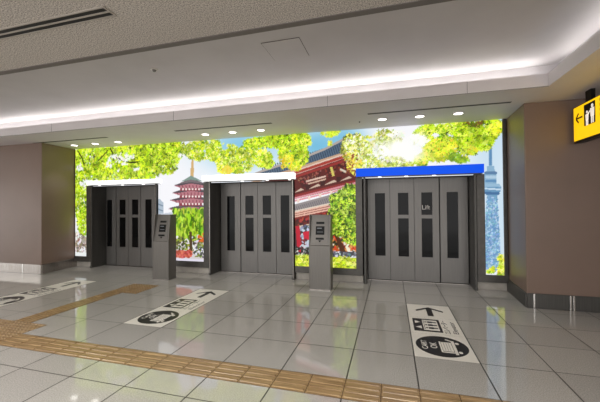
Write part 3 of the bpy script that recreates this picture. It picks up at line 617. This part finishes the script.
('leaves',[(150,184,18),(176,204,26),(122,156,12),(200,220,60),(98,132,8),(186,210,40),(216,232,90),(66,96,6),(206,226,80),(110,146,14),(166,200,10),(190,222,24),(226,238,90)],(3543,0.036),[(0.742,2.779,0.337,0.222),(1.13,2.79,0.358,0.218),(1.504,2.8,0.315,0.25),(1.758,2.853,0.124,0.159),(0.874,2.477,0.268,0.165),(1.372,2.558,0.224,0.144),(0.598,2.343,0.173,0.111),(1.597,2.616,0.142,0.142)]),
('leaves',[(226,236,70),(204,222,40),(230,206,60)],(310,0.0324),[(0.875,2.55,0.301,0.184),(1.371,2.487,0.129,0.071),(0.702,2.375,0.272,0.111),(1.24,2.368,0.097,0.072),(1.789,2.851,0.093,0.106)]),
('leaves',[(110,150,30),(150,190,40)],(164,0.0324),[(1.239,2.314,0.114,0.054),(1.124,2.373,0.099,0.073)]),
('leaves',[(120,84,30),(90,110,10)],(60,0.0288),[(1.377,2.953,0.129,0.054),(1.506,2.943,0.095,0.053)]),
('leaves',[(250,250,250),(246,248,230)],(141,0.0396),[(0.498,2.721,0.122,0.112),(0.602,2.677,0.087,0.093),(0.107,2.859,0.144,0.057),(-0.192,2.533,0.148,0.115)]),
('soft',(255,255,252),1.15,[(0.158,2.609),(0.303,0.19)]),
('soft',(255,255,250),0.9,[(0.389,2.427),(0.245,0.113)]),
('soft',(255,255,245),0.28,[(-0.099,2.528),(0.542,0.307)]),
('soft',(255,255,250),0.9,[(0.498,2.758),(0.14,0.112)])
]

def paint():
    x0, x1, z0, z1, st = -7.84, 1.95, 0.26, 3.02, 0.0105
    nx, nz = int((x1 - x0) / st) + 1, int((z1 - z0) / st) + 1
    img = np.ones((nz, nx, 3)) * np.array([246, 246, 250.0])
    gx = x0 + np.arange(nx) * st; gz = z0 + np.arange(nz) * st
    rng = np.random.default_rng(11)
    def box(ax, bx, az, bz):
        i0, i1 = max(0, int((ax - x0) / st)), min(nx, int((bx - x0) / st) + 2)
        k0, k1 = max(0, int((az - z0) / st)), min(nz, int((bz - z0) / st) + 2)
        return (i0, i1, k0, k1) if i1 > i0 and k1 > k0 else None
    def inside(pts, X, Z):
        r = np.zeros(X.shape, bool); n = len(pts)
        for i in range(n):
            (ax, az), (bx, bz) = pts[i], pts[(i + 1) % n]
            if az == bz: continue
            cnd = (az > Z) != (bz > Z)
            r ^= cnd & (X < (bx - ax) * (Z - az) / (bz - az) + ax)
        return r
    def area(bb):
        i0, i1, k0, k1 = bb
        return np.meshgrid(gx[i0:i1], gz[k0:k1])
    def fill(pts, col, a=1.0):
        xs = [p[0] for p in pts]; zs = [p[1] for p in pts]; bb = box(min(xs), max(xs), min(zs), max(zs))
        if not bb: return
        X, Z = area(bb); m = inside(pts, X, Z); v = img[bb[2]:bb[3], bb[0]:bb[1]]
        v[m] = v[m] * (1 - a) + np.array(col) * a
    def disc(cx, cz, rx, rz, col, ang=0.0):
        R = max(rx, rz); bb = box(cx - R, cx + R, cz - R, cz + R)
        if not bb: return
        X, Z = area(bb); c, s = math.cos(ang), math.sin(ang)
        u, w = (X - cx) * c + (Z - cz) * s, -(X - cx) * s + (Z - cz) * c
        m = (u / rx) ** 2 + (w / rz) ** 2 < 1; img[bb[2]:bb[3], bb[0]:bb[1]][m] = col
    # smooth random field over the print: bunches of lit and deep leaves, and holes between the bunches
    def field(cell):
        w, h = int((x1 - x0) / cell) + 3, int((z1 - z0) / cell) + 3; g = rng.random((h, w))
        def at(x, z):
            u, v = (x - x0) / cell, (z - z0) / cell; i, k = int(max(u, 0)), int(max(v, 0)); i, k = min(i, w - 2), min(k, h - 2); a, c = u - i, v - k
            a, c = a * a * (3 - 2 * a), c * c * (3 - 2 * c)
            return (g[k, i] * (1 - a) + g[k, i + 1] * a) * (1 - c) + (g[k + 1, i] * (1 - a) + g[k + 1, i + 1] * a) * c
        return at
    f1, f2, f3, f4, f5 = field(.11), field(.26), field(.6), field(.12), field(.24)
    def leaf(cx, cz, r, col):
        # maple-like leaf: three to five narrow lobes round a centre
        n = int(rng.integers(3, 6)); a0 = rng.random() * 6.28
        for q in range(n):
            a = a0 + q * 1.0
            disc(cx + math.cos(a) * r * .5, cz + math.sin(a) * r * .5, r * .62, r * .19, col, a)
    for kind, col, arg, pts in PRINT:
        if kind == 'poly': fill(pts, col, arg)
        elif kind == 'line':
            for p, q in zip(pts[:-1], pts[1:]):
                d = Vector((q[0] - p[0], q[1] - p[1])); n = Vector((-d.y, d.x)).normalized() * max(arg, 0.022) / 2
                fill([(p[0] + n.x, p[1] + n.y), (p[0] - n.x, p[1] - n.y), (q[0] - n.x, q[1] - n.y), (q[0] + n.x, q[1] + n.y)], col)
        elif kind == 'soft':
            (cx, cz), (rx, rz) = pts; bb = box(cx - 2 * rx, cx + 2 * rx, cz - 2 * rz, cz + 2 * rz)
            if not bb: continue
            X, Z = area(bb); d = ((X - cx) / rx) ** 2 + ((Z - cz) / rz) ** 2
            al = np.clip(arg * np.exp(-d * 1.1), 0, 1)[..., None]; v = img[bb[2]:bb[3], bb[0]:bb[1]]
            v[:] = v * (1 - al) + np.array(col) * al
        elif kind == 'leaves':
            n, size = arg; ws = np.array([b[2] * b[3] for b in pts]); ws = ws / ws.sum()
            for i in range(n):
                b = pts[rng.choice(len(pts), p=ws)]; rr = math.sqrt(rng.random()); a = rng.random() * 6.28
                x, z = b[0] + b[2] * rr * math.cos(a), b[1] + b[3] * rr * math.sin(a)
                hole = .55 * f4(x, z) + .45 * f5(x, z)
                if hole < .25 and n > 120: continue
                cc = np.array(col[int(rng.integers(len(col)))]) + rng.normal(0, 8, 3)
                if n > 120: cc = cc * (.66 + .42 * f1(x, z) + .26 * f2(x, z) + .12 * f3(x, z)) + np.array([6, 8, 0])
                leaf(x, z, size * (.6 + .7 * rng.random()), np.clip(cc, 0, 255))
        elif kind == 'dots':
            r, n = arg; (ax, az), (bx, bz) = pts
            for i in range(n):
                t = (i + .5) / n; disc(ax + (bx - ax) * t, az + (bz - az) * t, max(r * .8, .012), max(r * .8, .012), col)
        elif kind in ('speck', 'strands', 'lattice'):
            n, size = arg; xs = [p[0] for p in pts]; zs = [p[1] for p in pts]; k = 0; got = 0
            while got < n and k < n * 8:
                k += 1
                x = rng.uniform(min(xs), max(xs)); z = rng.uniform(min(zs), max(zs))
                if kind != 'strands' and not inside(pts, np.array([x]), np.array([z]))[0]: continue
                got += 1; cc = np.clip(np.array(col[int(rng.integers(len(col)))]) + rng.normal(0, 7, 3), 0, 255)
                if kind == 'strands': disc(x, z, .018 + .02 * rng.random(), size * (.3 + .5 * rng.random()), cc, rng.normal(0, .2))
                elif kind == 'lattice': disc(x, z, .014, size * (.4 + .5 * rng.random()), cc, rng.choice([-.5, .5, 1.57]))
                else: disc(x, z, size * (.4 + .6 * rng.random()), size * (.3 + .4 * rng.random()), cc, rng.random() * 3)
    s = np.clip(img / 255, 0, 1)
    return gx, gz, np.where(s <= .04045, s / 12.92, ((s + .055) / 1.055) ** 2.4)

MY = 6.36
mural = empty('photo_mural', (-2.95, MY, 0), 'backlit photo mural of maple leaves, pagoda, red temple and tower behind the elevators', 'mural')
def build_print():
    gx, gz, im = paint(); nx, nz = len(gx), len(gz)
    holes = [(-7.384, -5.25), (-4.035, -1.905), (-0.663, 1.592)]
    qx, qz = (gx[:-1] + gx[1:]) / 2, (gz[:-1] + gz[1:]) / 2
    keep = np.ones((nz - 1, nx - 1), bool)
    for a, b in holes: keep[np.ix_(qz < 2.03, (qx > a) & (qx < b))] = False
    keep[qz < 0.275, :] = False; keep[qz > SOF, :] = False; keep[:, (qx < -7.77) | (qx > 1.888)] = False
    kz, kx = np.nonzero(keep)
    idx = lambda z, x: z * nx + x
    quads = np.stack([idx(kz, kx), idx(kz, kx + 1), idx(kz + 1, kx + 1), idx(kz + 1, kx)], 1)
    used, inv = np.unique(quads.ravel(), return_inverse=True)
    co = np.zeros((len(used), 3), np.float32); co[:, 0] = gx[used % nx] + 2.95; co[:, 2] = gz[used // nx]
    me = bpy.data.meshes.new('print'); nq = len(quads)
    me.vertices.add(len(used)); me.vertices.foreach_set('co', co.ravel())
    me.loops.add(nq * 4); me.loops.foreach_set('vertex_index', inv.astype(np.int32).ravel())
    me.polygons.add(nq); me.polygons.foreach_set('loop_start', np.arange(0, nq * 4, 4, dtype=np.int32))
    me.update(calc_edges=True)
    at = me.color_attributes.new('ink', 'FLOAT_COLOR', 'POINT')
    c4 = np.ones((len(used), 4), np.float32); c4[:, :3] = im.reshape(-1, 3)[used]
    at.data.foreach_set('color', c4.ravel())
    me.materials.append(M['print'])
    o = bpy.data.objects.new('print', me); COL.objects.link(o); o.parent = mural
build_print()
ox = 2.95
# light boxes behind the print and the grey frames around each bay
lb = MB()
for a, b in BAYS: lb.box(max(a, -7.80) + ox, min(b, 1.94) + ox, 0.012, 0.238, 0.15, 2.10)
lb.box(-7.80 + ox, 1.94 + ox, 0.012, 0.238, 2.125, SOF - 0.002)
lb.build('light_box', M['frame'], mural)
for (a, b), (pa, pb) in zip(BAYS, ((-7.775, -7.384), (-5.25, -4.035), (-1.905, -0.663), (1.592, 1.888))):
    fr = MB()
    y0, y1 = -0.022, 0.012
    if a < -7.5: a = -7.775
    fr.box(a + ox, b + ox, y0, y1, 0.145, 0.276)
    if pa - a > 0.02: fr.box(a + ox, pa + ox, y0, y1, 0.276, 2.05)
    if b - pb > 0.02: fr.box(pb + ox, min(b, 1.941) + ox, y0, y1, 0.276, 2.05 if b < 1.5 else SOF - 0.002)
    fr.build('frame', M['frame'], mural, bevel=0.004)

# ------------------------------------------------------------------ elevators
def elevator(label, can, jam, seams, wins, z0, ztop, wtop, cmat, lamps, wide=(0.2, 0.2, 0.2, 0.2), sign=None, main=1, edge=None):
    xc = (jam[0] + jam[1]) / 2
    t = empty('elevator', (xc, 6.75, 0), label, 'elevator', 'elevator entrances')
    L = lambda x: x - xc
    yb = 0.05
    # canopy: lit fascia box with a grey tray and small lamps below
    cb = MB().box(L(can[0]), L(can[1]), -0.55, -0.36, z0, ztop); ca = cb.build('canopy', cmat, t, bevel=0.006)
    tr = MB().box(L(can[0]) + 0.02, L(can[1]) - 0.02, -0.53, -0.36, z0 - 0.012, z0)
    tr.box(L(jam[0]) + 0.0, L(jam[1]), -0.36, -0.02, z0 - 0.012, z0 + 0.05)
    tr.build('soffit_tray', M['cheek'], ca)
    for x in lamps:
        l = MB().cyl(L(x), -0.47, z0 - 0.018, z0 - 0.012, 0.03, 0.034, 20); l.build('canopy_lamp', M['canopy_bulb'], ca)
    # side cheeks with a bright front edge and a foot
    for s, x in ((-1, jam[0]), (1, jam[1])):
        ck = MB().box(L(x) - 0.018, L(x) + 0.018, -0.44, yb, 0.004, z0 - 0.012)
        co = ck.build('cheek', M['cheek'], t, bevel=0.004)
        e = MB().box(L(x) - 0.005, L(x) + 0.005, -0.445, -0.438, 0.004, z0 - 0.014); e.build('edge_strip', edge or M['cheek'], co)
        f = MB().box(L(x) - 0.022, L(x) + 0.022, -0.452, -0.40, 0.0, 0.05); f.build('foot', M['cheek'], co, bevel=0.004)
    hd = MB().box(L(jam[0]) + 0.03, L(jam[1]) - 0.03, 0.03, 0.07, 0, z0 + 0.05); hd.build('shaft_screen', M['dark'], t)
    sl = MB().box(L(jam[0]) + 0.03, L(jam[1]) - 0.03, -0.05, 0.03, 0.0, 0.006); sl.build('sill', M['steel'], t)
    for i in range(4):
        a, b = L(seams[i]) + (0.012 if i == main else 0.004), L(seams[i + 1]) - (0.012 if i + 1 == main else 0.004); xw = L(wins[i]); hw = wide[i] / 2
        w0, w1 = 0.485, wtop
        d = 0.0 if i in (1, 2) else 0.006
        y0, y1 = -0.012 + d, 0.022 + d
        lf = MB(); lf.box(a, xw - hw, y0, y1, 0.012, z0 - 0.02); lf.box(xw + hw, b, y0, y1, 0.012, z0 - 0.02)
        lf.box(xw - hw, xw + hw, y0, y1, 0.012, w0); lf.box(xw - hw, xw + hw, y0, y1, w1, z0 - 0.02)
        if i in (1, 2): lf.box(xw - hw, xw + hw, y0 + 0.004, y1, 1.245, 1.315)
        lo = lf.build('door_leaf', M['door'], t)
        g = MB().box(xw - hw, xw + hw, y0 + 0.012, y0 + 0.018, w0, w1); go = g.build('window_pane', M['glass'], lo)
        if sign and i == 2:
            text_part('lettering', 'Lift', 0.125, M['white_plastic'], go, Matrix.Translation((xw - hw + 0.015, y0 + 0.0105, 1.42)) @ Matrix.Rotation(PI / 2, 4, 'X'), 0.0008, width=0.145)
    return t
elevator('grey four-leaf elevator entrance under the thin white canopy beside the left brown pier', (-7.20, -5.15), (-7.20, -5.285), (-7.18, -6.86, -6.47, -6.09, -5.31),
         (-7.08, -6.655, -6.262, -5.86), 2.055, 2.155, 1.70, M['canopy_white'], (-6.9, -6.2, -5.6), (0.17, 0.19, 0.19, 0.19), edge=M['steel'])
elevator('grey four-leaf elevator entrance under the thick white canopy, between the two call posts', (-3.98, -1.885), (-3.865, -1.94), (-3.83, -3.32, -2.90, -2.46, -1.97),
         (-3.57, -3.10, -2.675, -2.25), 2.06, 2.19, 1.745, M['canopy_white'], (-3.05, -2.48, -1.99), edge=M['steel'])
elevator('grey four-leaf elevator entrance under the bright blue canopy at right', (-0.64, 1.555), (-0.49, 1.435), (-0.46, -0.02, 0.44, 0.905, 1.405),
         (-0.215, 0.235, 0.675, 1.135), 2.06, 2.215, 1.755, M['canopy_blue'], (-0.20, 0.28, 0.76), sign=True, main=3)

# ------------------------------------------------------------------ call posts
def call_post(x, label):
    t = empty('call_post', (x, 5.65, 0), label, 'call post', 'elevator call posts')
    W = 0.19
    b = MB().prism([(0, 0.004), (0, 0.79), (0.012, 0.80), (0.13, 1.345), (0.24, 1.345), (0.24, 0.004)], -W, W, 'x'); b.build('body', M['kiosk'], t, bevel=0.006)
    for s in (-1, 1):
        c = MB().prism([(-0.004, 0.0), (-0.004, 0.80), (0.06, 1.35), (0.245, 1.35), (0.245, 0.0)], s * W - 0.008 if s > 0 else s * W - 0.006, s * W + 0.006 if s > 0 else s * W + 0.008, 'x'); c.build('side_plate', M['kiosk'], t, bevel=0.003)
    MB().box(-W - 0.004, W + 0.004, -0.008, 0.246, 0, 0.018).build('foot', M['steel'], t)
    # sloping control face: local frame along the slope
    a = math.atan2(0.118, 0.545)
    Mx = Matrix.Translation((0, 0.012, 0.80)) @ Matrix.Rotation(-a, 4, 'X')
    def face(mb, name, m, parent=None, bevel=0.0):
        mb.v = [tuple(Mx @ Vector(v)) for v in mb.v]; return mb.build(name, m, parent or t, bevel)
    pl = face(MB().box(-0.15, 0.15, -0.006, 0.002, 0.03, 0.525), 'control_plate', M['kiosk'], bevel=0.003)
    face(MB().box(-0.075, 0.075, -0.011, -0.004, 0.385, 0.425), 'card_slot', M['black'], pl)
    sc = face(MB().box(-0.08, 0.08, -0.012, -0.004, 0.19, 0.345), 'display', M['black'], pl, 0.003)
    for q in ((-0.055, 0.03, 0.30, 0.315), (-0.055, 0.055, 0.235, 0.243)): face(MB().box(q[0], q[1], -0.0135, -0.0118, q[2], q[3]), 'display_line', M['screen'], sc)
    face(MB().box(-0.075, 0.075, -0.011, -0.004, 0.10, 0.135), 'ticket_slot', M['black'], pl)
    tri = MB().prism([(-0.032, 0.088), (0.032, 0.088), (0, 0.052)], -0.010, -0.004, 'y'); face(tri, 'pointer', M['black'], pl)
    return t
cp = call_post(-1.24, 'grey steel call post standing between the middle and the blue-topped elevator')
q = copy_thing(cp); q.location.x = -4.61; q['label'] = 'grey steel call post standing right of the left elevator by the studded pad'

# ------------------------------------------------------------------ ceiling fittings
def downlight(x, y, label):
    t = empty('downlight', (x, y, SOF), label, 'ceiling light', 'recessed downlights over the elevators')
    MB().ring(0, 0, -0.012, 0.004, 0.088, 0.07).build('trim_ring', M['white_plastic'], t, smooth=False)
    MB().cyl(0, 0, -0.006, 0.0, 0.071, 0.071, 28).build('lens', M['lamp'], t)
    return t
first = None
DY = (5.92, 5.83, 5.72)
names = ['left elevator', 'middle elevator', 'right elevator']
pos = ['leftmost', 'middle', 'rightmost']
for gi, xs in enumerate(((-7.26, -6.63, -5.97), (-3.66, -3.04, -2.43), (-0.13, 0.48, 1.07))):
    for i, x in enumerate(xs):
        lab = '%s of the three round recessed downlights above the %s' % (pos[i], names[gi])
        if first is None: first = o = downlight(x, DY[gi], lab)
        else:
            o = copy_thing(first); o.location = (x, DY[gi], SOF); o['label'] = lab
        if o is not first: continue
        sp = bpy.data.lights.new('downlight_beam', 'SPOT'); sp.energy = SPOT_W; sp.spot_size = math.radians(86); sp.spot_blend = 0.8; sp.shadow_soft_size = 0.06; sp.color = (1, 0.97, 0.94)
        so = bpy.data.objects.new('downlight_beam', sp); COL.objects.link(so); so.parent = o; so.location = (0, 0, -0.02)

def slot_diffuser(x0, x1, y, label):
    t = empty('slot_diffuser', ((x0 + x1) / 2, y, SOF), label, 'air vent', 'slot diffusers in the soffit')
    h = (x1 - x0) / 2
    f = MB(); f.box(-h, h, -0.028, -0.017, -0.004, 0.0); f.box(-h, h, 0.017, 0.028, -0.004, 0.0); f.box(-h, -h + 0.012, -0.017, 0.017, -0.004, 0); f.box(h - 0.012, h, -0.017, 0.017, -0.004, 0)
    f.build('frame', M['line'], t)
    MB().box(-h + 0.012, h - 0.012, -0.017, 0.017, -0.0015, 0.0).build('slot', M['dark'], t)
    return t
slot_diffuser(-7.9, -5.79, 5.46, 'dark slot diffuser in the soffit above the left elevator')
slot_diffuser(-4.07, -2.04, 5.40, 'dark slot diffuser in the soffit above the middle elevator')
slot_diffuser(-0.35, 1.70, 5.33, 'dark slot diffuser in the soffit above the blue-topped elevator')

t = empty('linear_vent', (-3.0, 1.93, SOF), 'long twin-slot air vent in the rough speckled ceiling at upper left', 'air vent')
f = MB(); h0, h1 = -2.6, 0.97
for y0, y1 in ((-0.062, -0.050), (-0.008, 0.006), (0.046, 0.058)): f.box(h0, h1, y0, y1, -0.008, 0.0)
f.box(h1, h1 + 0.014, -0.062, 0.058, -0.008, 0.0); f.build('frame', M['vent'], t)
for y0, y1 in ((-0.050, -0.008), (0.006, 0.046)): MB().box(h0, h1, y0, y1, -0.003, 0.0).build('slot', M['dark'], t)

t = empty('access_hatch', (-1.17, 3.59, UP), 'square access hatch outlined in the raised smooth ceiling', 'ceiling hatch')
MB().box(-0.226, 0.226, -0.226, 0.226, -0.004, 0).build('frame', M['line'], t)
MB().box(-0.2215, 0.2215, -0.2215, 0.2215, -0.006, -0.001).build('lid', M['ceil'], t)
t = empty('smoke_detector', (-3.03, 3.60, UP), 'small round smoke detector on the raised smooth ceiling', 'smoke detector')
MB().cyl(0, 0, -0.012, 0, 0.046, 0.052, 24).build('base', M['white_plastic'], t); MB().cyl(0, 0, -0.035, -0.012, 0.016, 0.028, 20).build('chamber', M['kiosk'], t)
t = empty('ceiling_sprinkler', (-0.52, 5.76, SOF), 'tiny dark sprinkler head in the soffit left of the right downlights', 'sprinkler')
MB().cyl(0, 0, -0.004, 0.004, 0.025, 0.03, 16).build('escutcheon', M['white_plastic'], t); MB().cyl(0, 0, -0.022, -0.004, 0.010, 0.012, 12).build('nozzle', M['dark'], t)

t = empty('cove_light', (-4.5, 4.87, SOF + 0.05), 'long light strip glowing behind the lip of the raised ceiling', 'cove light')
MB().prism([(-0.03, 0.0), (0.06, 0.0), (0.06, 0.118), (0.045, 0.122), (0.005, 0.105), (-0.03, 0.02)], -7.5, 6.40, 'x').build('housing', M['white_plastic'], t)
MB().prism([(0.003, 0.109), (0.005, 0.105), (0.045, 0.122), (0.043, 0.126)], -7.5, 6.40, 'x').build('tube', M['led'], t)
t = empty('cove_light', (2.05, 3.7, SOF + 0.05), 'light strip behind the ceiling lip that runs towards the viewer at right', 'cove light')
MB().prism([(-0.03, 0.0), (0.06, 0.0), (0.06, 0.118), (0.045, 0.122), (0.005, 0.105), (-0.03, 0.02)], -1.15, 1.10, 'y').build('housing', M['white_plastic'], t)
MB().prism([(0.003, 0.109), (0.005, 0.105), (0.045, 0.122), (0.043, 0.126)], -1.15, 1.02, 'y').build('tube', M['led_dim'], t)

# ------------------------------------------------------------------ hanging sign
SX = 2.47
t = empty('hanging_sign', (SX, 5.36, 0), 'yellow lit hanging sign with arrow and two figures at the right edge', 'sign')
SB, ST = 2.35, 2.85
MB().box(0.0, 0.10, -2.2, 0.0, SB, ST).build('sign_box', M['black'], t, bevel=0.006)
fc = MB().box(-0.004, 0.001, -2.19, -0.012, SB + 0.028, ST - 0.014).build('face', M['yellow'], t)
def onface(mb, name, m, z=0.0, parent=None):
    return mb.build(name, m, parent or fc)
zc = ST - 0.175
ar = MB()
def yz(pts, x0, x1, mb): return mb.prism(pts, x0, x1, 'x')
yz(thick((-0.225, zc), (-0.075, zc), 0.022), -0.007, -0.004, ar)
yz(thick((-0.072, zc), (-0.135, zc + 0.063), 0.022), -0.007, -0.004, ar); yz(thick((-0.072, zc), (-0.135, zc - 0.063), 0.022), -0.007, -0.004, ar)
onface(ar, 'arrow', M['black'])
bd = onface(yz(rect(-0.505, -0.265, zc - 0.14, zc + 0.135), -0.007, -0.004, MB()), 'symbol_board', M['black'])
fg = MB()
for yc, zz, k in ((-0.45, zc + 0.085, 1.15), (-0.335, zc + 0.03, 0.9)):
    yz(ell(yc, zz, 0.02 * k, 0.02 * k, 16), -0.010, -0.007, fg)
    yz([(yc - 0.036 * k, zz - 0.028), (yc + 0.036 * k, zz - 0.028), (yc + 0.03 * k, zz - 0.115 * k), (yc - 0.03 * k, zz - 0.115 * k)], -0.010, -0.007, fg)
    for sg in (-1, 1): yz(rect(yc + sg * 0.015 * k - 0.010, yc + sg * 0.015 * k + 0.010, zz - 0.19 * k, zz - 0.11 * k), -0.010, -0.007, fg)
yz(thick((-0.40, zc + 0.03), (-0.35, zc - 0.01), 0.016), -0.010, -0.007, fg)
onface(fg, 'figures', M['sign_white'], parent=bd)
cap = MB()
for i, zz in enumerate((0.11, 0.05, -0.01, -0.07)):
    yz(rect(-0.80 + 0.03 * (i % 2), -0.60, zc + zz - 0.016, zc + zz + 0.016), -0.007, -0.004, cap)
onface(cap, 'caption', M['black'])
MB().box(0.03, 0.075, -0.36, -0.23, ST - 0.004, SOF).build('hanger', M['black'], t)

# ------------------------------------------------------------------ general light of the concourse
wd = bpy.data.worlds.new('concourse'); wd.use_nodes = True; SC.world = wd
bg = wd.node_tree.nodes['Background']; bg.inputs[0].default_value = (1.0, 0.985, 0.97, 1); bg.inputs[1].default_value = WORLD

# unseen square area lamps added over and behind the viewer to brighten the hall
for x in (-6.0, -3.0, 0.0):
    for y in (1.1, -1.6):
        al = bpy.data.lights.new('fill_lamp', 'AREA'); al.shape = 'SQUARE'; al.size = 0.6; al.energy = FILL_W if y > 0 else 20; al.color = (1, 0.985, 0.965)
        ao = bpy.data.objects.new('fill_lamp', al); COL.objects.link(ao); ao.location = (x, y, SOF - 0.01)

# ------------------------------------------------------------------ camera
cd = bpy.data.cameras.new('camera'); cam = bpy.data.objects.new('camera', cd); COL.objects.link(cam)
cd.sensor_fit = 'HORIZONTAL'; cd.sensor_width = 36; cd.lens = 19.317; cd.clip_start = 0.02
r, u, f = Vector((0.9622976901, 0.2718863527, -0.0078081204)), Vector((0.0109658721, -0.0100967942, 0.9998888960)), Vector((-0.2717773081, 0.9622763979, 0.0126975927))
cam.matrix_world = Matrix(((r.x, u.x, -f.x, 0), (r.y, u.y, -f.y, 0), (r.z, u.z, -f.z, 1.525), (0, 0, 0, 1)))
SC.camera = cam
